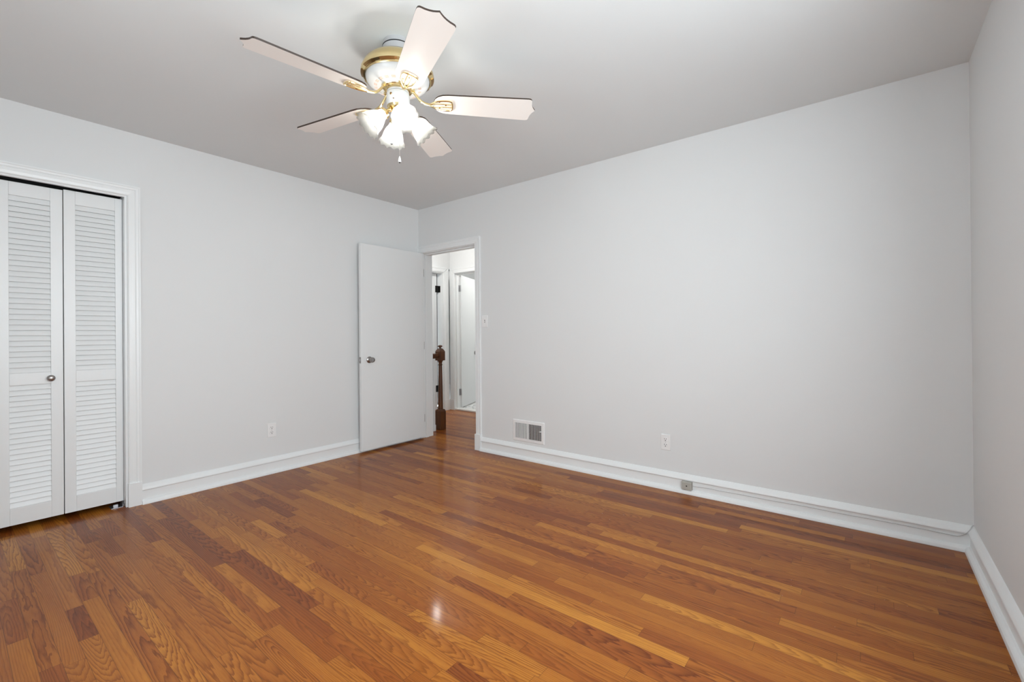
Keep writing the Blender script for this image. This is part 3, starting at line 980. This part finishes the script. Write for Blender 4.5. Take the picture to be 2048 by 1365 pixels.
M_BULB = bpy.data.materials.new('lit_bulb')
M_BULB.use_nodes = True
bb = M_BULB.node_tree.nodes['Principled BSDF']
bb.inputs['Base Color'].default_value = (.9, .9, .88, 1)
bb.inputs['Emission Color'].default_value = (.98, .97, .93, 1)
bb.inputs['Emission Strength'].default_value = BULB


def build_lamp(az):
    ca, sa_ = math.cos(az), math.sin(az)
    tilt = math.radians(46)
    neck = Vector((FX + .060 * ca, FY + .060 * sa_, 2.206))
    ax = Vector((ca * math.sin(tilt), sa_ * math.sin(tilt), -math.cos(tilt)))
    q = ax.to_track_quat('Z', 'Y')
    Ms = Matrix.Translation(neck) @ q.to_matrix().to_4x4()
    # brass arm and cup
    g = G()
    g.tube(spline([Vector((FX + .030 * ca, FY + .030 * sa_, 2.222)), Vector((FX + .046 * ca, FY + .046 * sa_, 2.219)), neck - ax * .004]), .008, 10)
    g.lathe([(0, -.006), (.018, -.005), (.026, .002), (.0275, .012), (.0255, .014), (.0235, .006), (0, .004)], Ms, 28)
    arm = g.make('lamp_arm', M_BRASS, fan, smooth=True, label='brass lamp arm and cup')
    # ruffled glass bell
    prof = [(.0225, .004), (.0235, .018), (.0275, .030), (.036, .045), (.0435, .060), (.0485, .075), (.052, .090), (.056, .102), (.0625, .112), (.0655, .116)]
    n = 96
    def fl(k, a):
        t = max(0, (k - 3) / 6)
        return (1 + .035 * t * math.cos(12 * a), .0035 * t * t * math.cos(12 * a))
    g = G()
    g.lathe(prof, Ms, n, cap=False, flute=fl)
    sh = g.make('glass_shade', M_SHADE, arm, smooth=True, label='frosted white glass shade with ruffled rim')
    # bulb
    g = G()
    g.lathe([(0, .018), (.010, .020), (.011, .034), (.015, .046), (.020, .056), (.0225, .067), (.021, .077), (.015, .085), (.007, .089), (0, .090)], Ms, 24)
    g.make('bulb', M_BULB, arm, smooth=True, label='lit bulb')


for k in range(4):
    build_lamp(math.radians(-25 + 90 * k))

# pull chains
def chain(x, y, z0, z1, fob):
    g = G()
    g.tube([(x, y, z0), (x, y, (z0 + z1) / 2), (x, y, z1)], .0012, 6)
    c = g.make('pull_chain', M_STEEL, fan)
    g = G()
    g.lathe([(.0, z1 + .003), (.003, z1), (.0055, z1 - .010), (.0075, z1 - .022), (.0072, z1 - .026), (0, z1 - .0262)], Matrix.Translation((x, y, 0)), 18)
    fb = g.make('chain_fob', M_WENAMEL, c, smooth=True, label='white fob of the pull chain')
    g = G(); g.lathe([(0, z1 - .026), (.003, z1 - .026), (.003, z1 - .030), (0, z1 - .030)], Matrix.Translation((x, y, 0)), 12)
    g.make('fob_tip', M_SLOT, c)


chain(FX + .006, FY + .002, 2.179, 2.003, 1)
chain(FX - .020 + .003, FY - .026, 2.228, 2.088, 1)

# ------------------------------------------------------------------ lamps of the hall and bathroom (out of view)
def ceiling_lamp(name, x, y, watts, label):
    t = thing(name, (x, y, HH), label, 'ceiling light')
    g = G(); g.lathe([(.15, HH), (.15, HH - .02), (.10, HH - .022)], Matrix.Translation((x, y, 0)), 32)
    g.make('base', M_WENAMEL, t, smooth=True)
    l = bpy.data.lights.new(name, 'POINT')
    l.energy = watts
    l.shadow_soft_size = .09
    l.color = (1, .97, .93)
    lo = bpy.data.objects.new(name + '_light', l)
    COL.objects.link(lo)
    lo.location = (x, y, HH - .13)


ceiling_lamp('hall_light', -.42, .53, HALL, 'round flush hall ceiling light')
ceiling_lamp('bathroom_light', -.3, 2.5, BATH, 'round flush bathroom ceiling light')
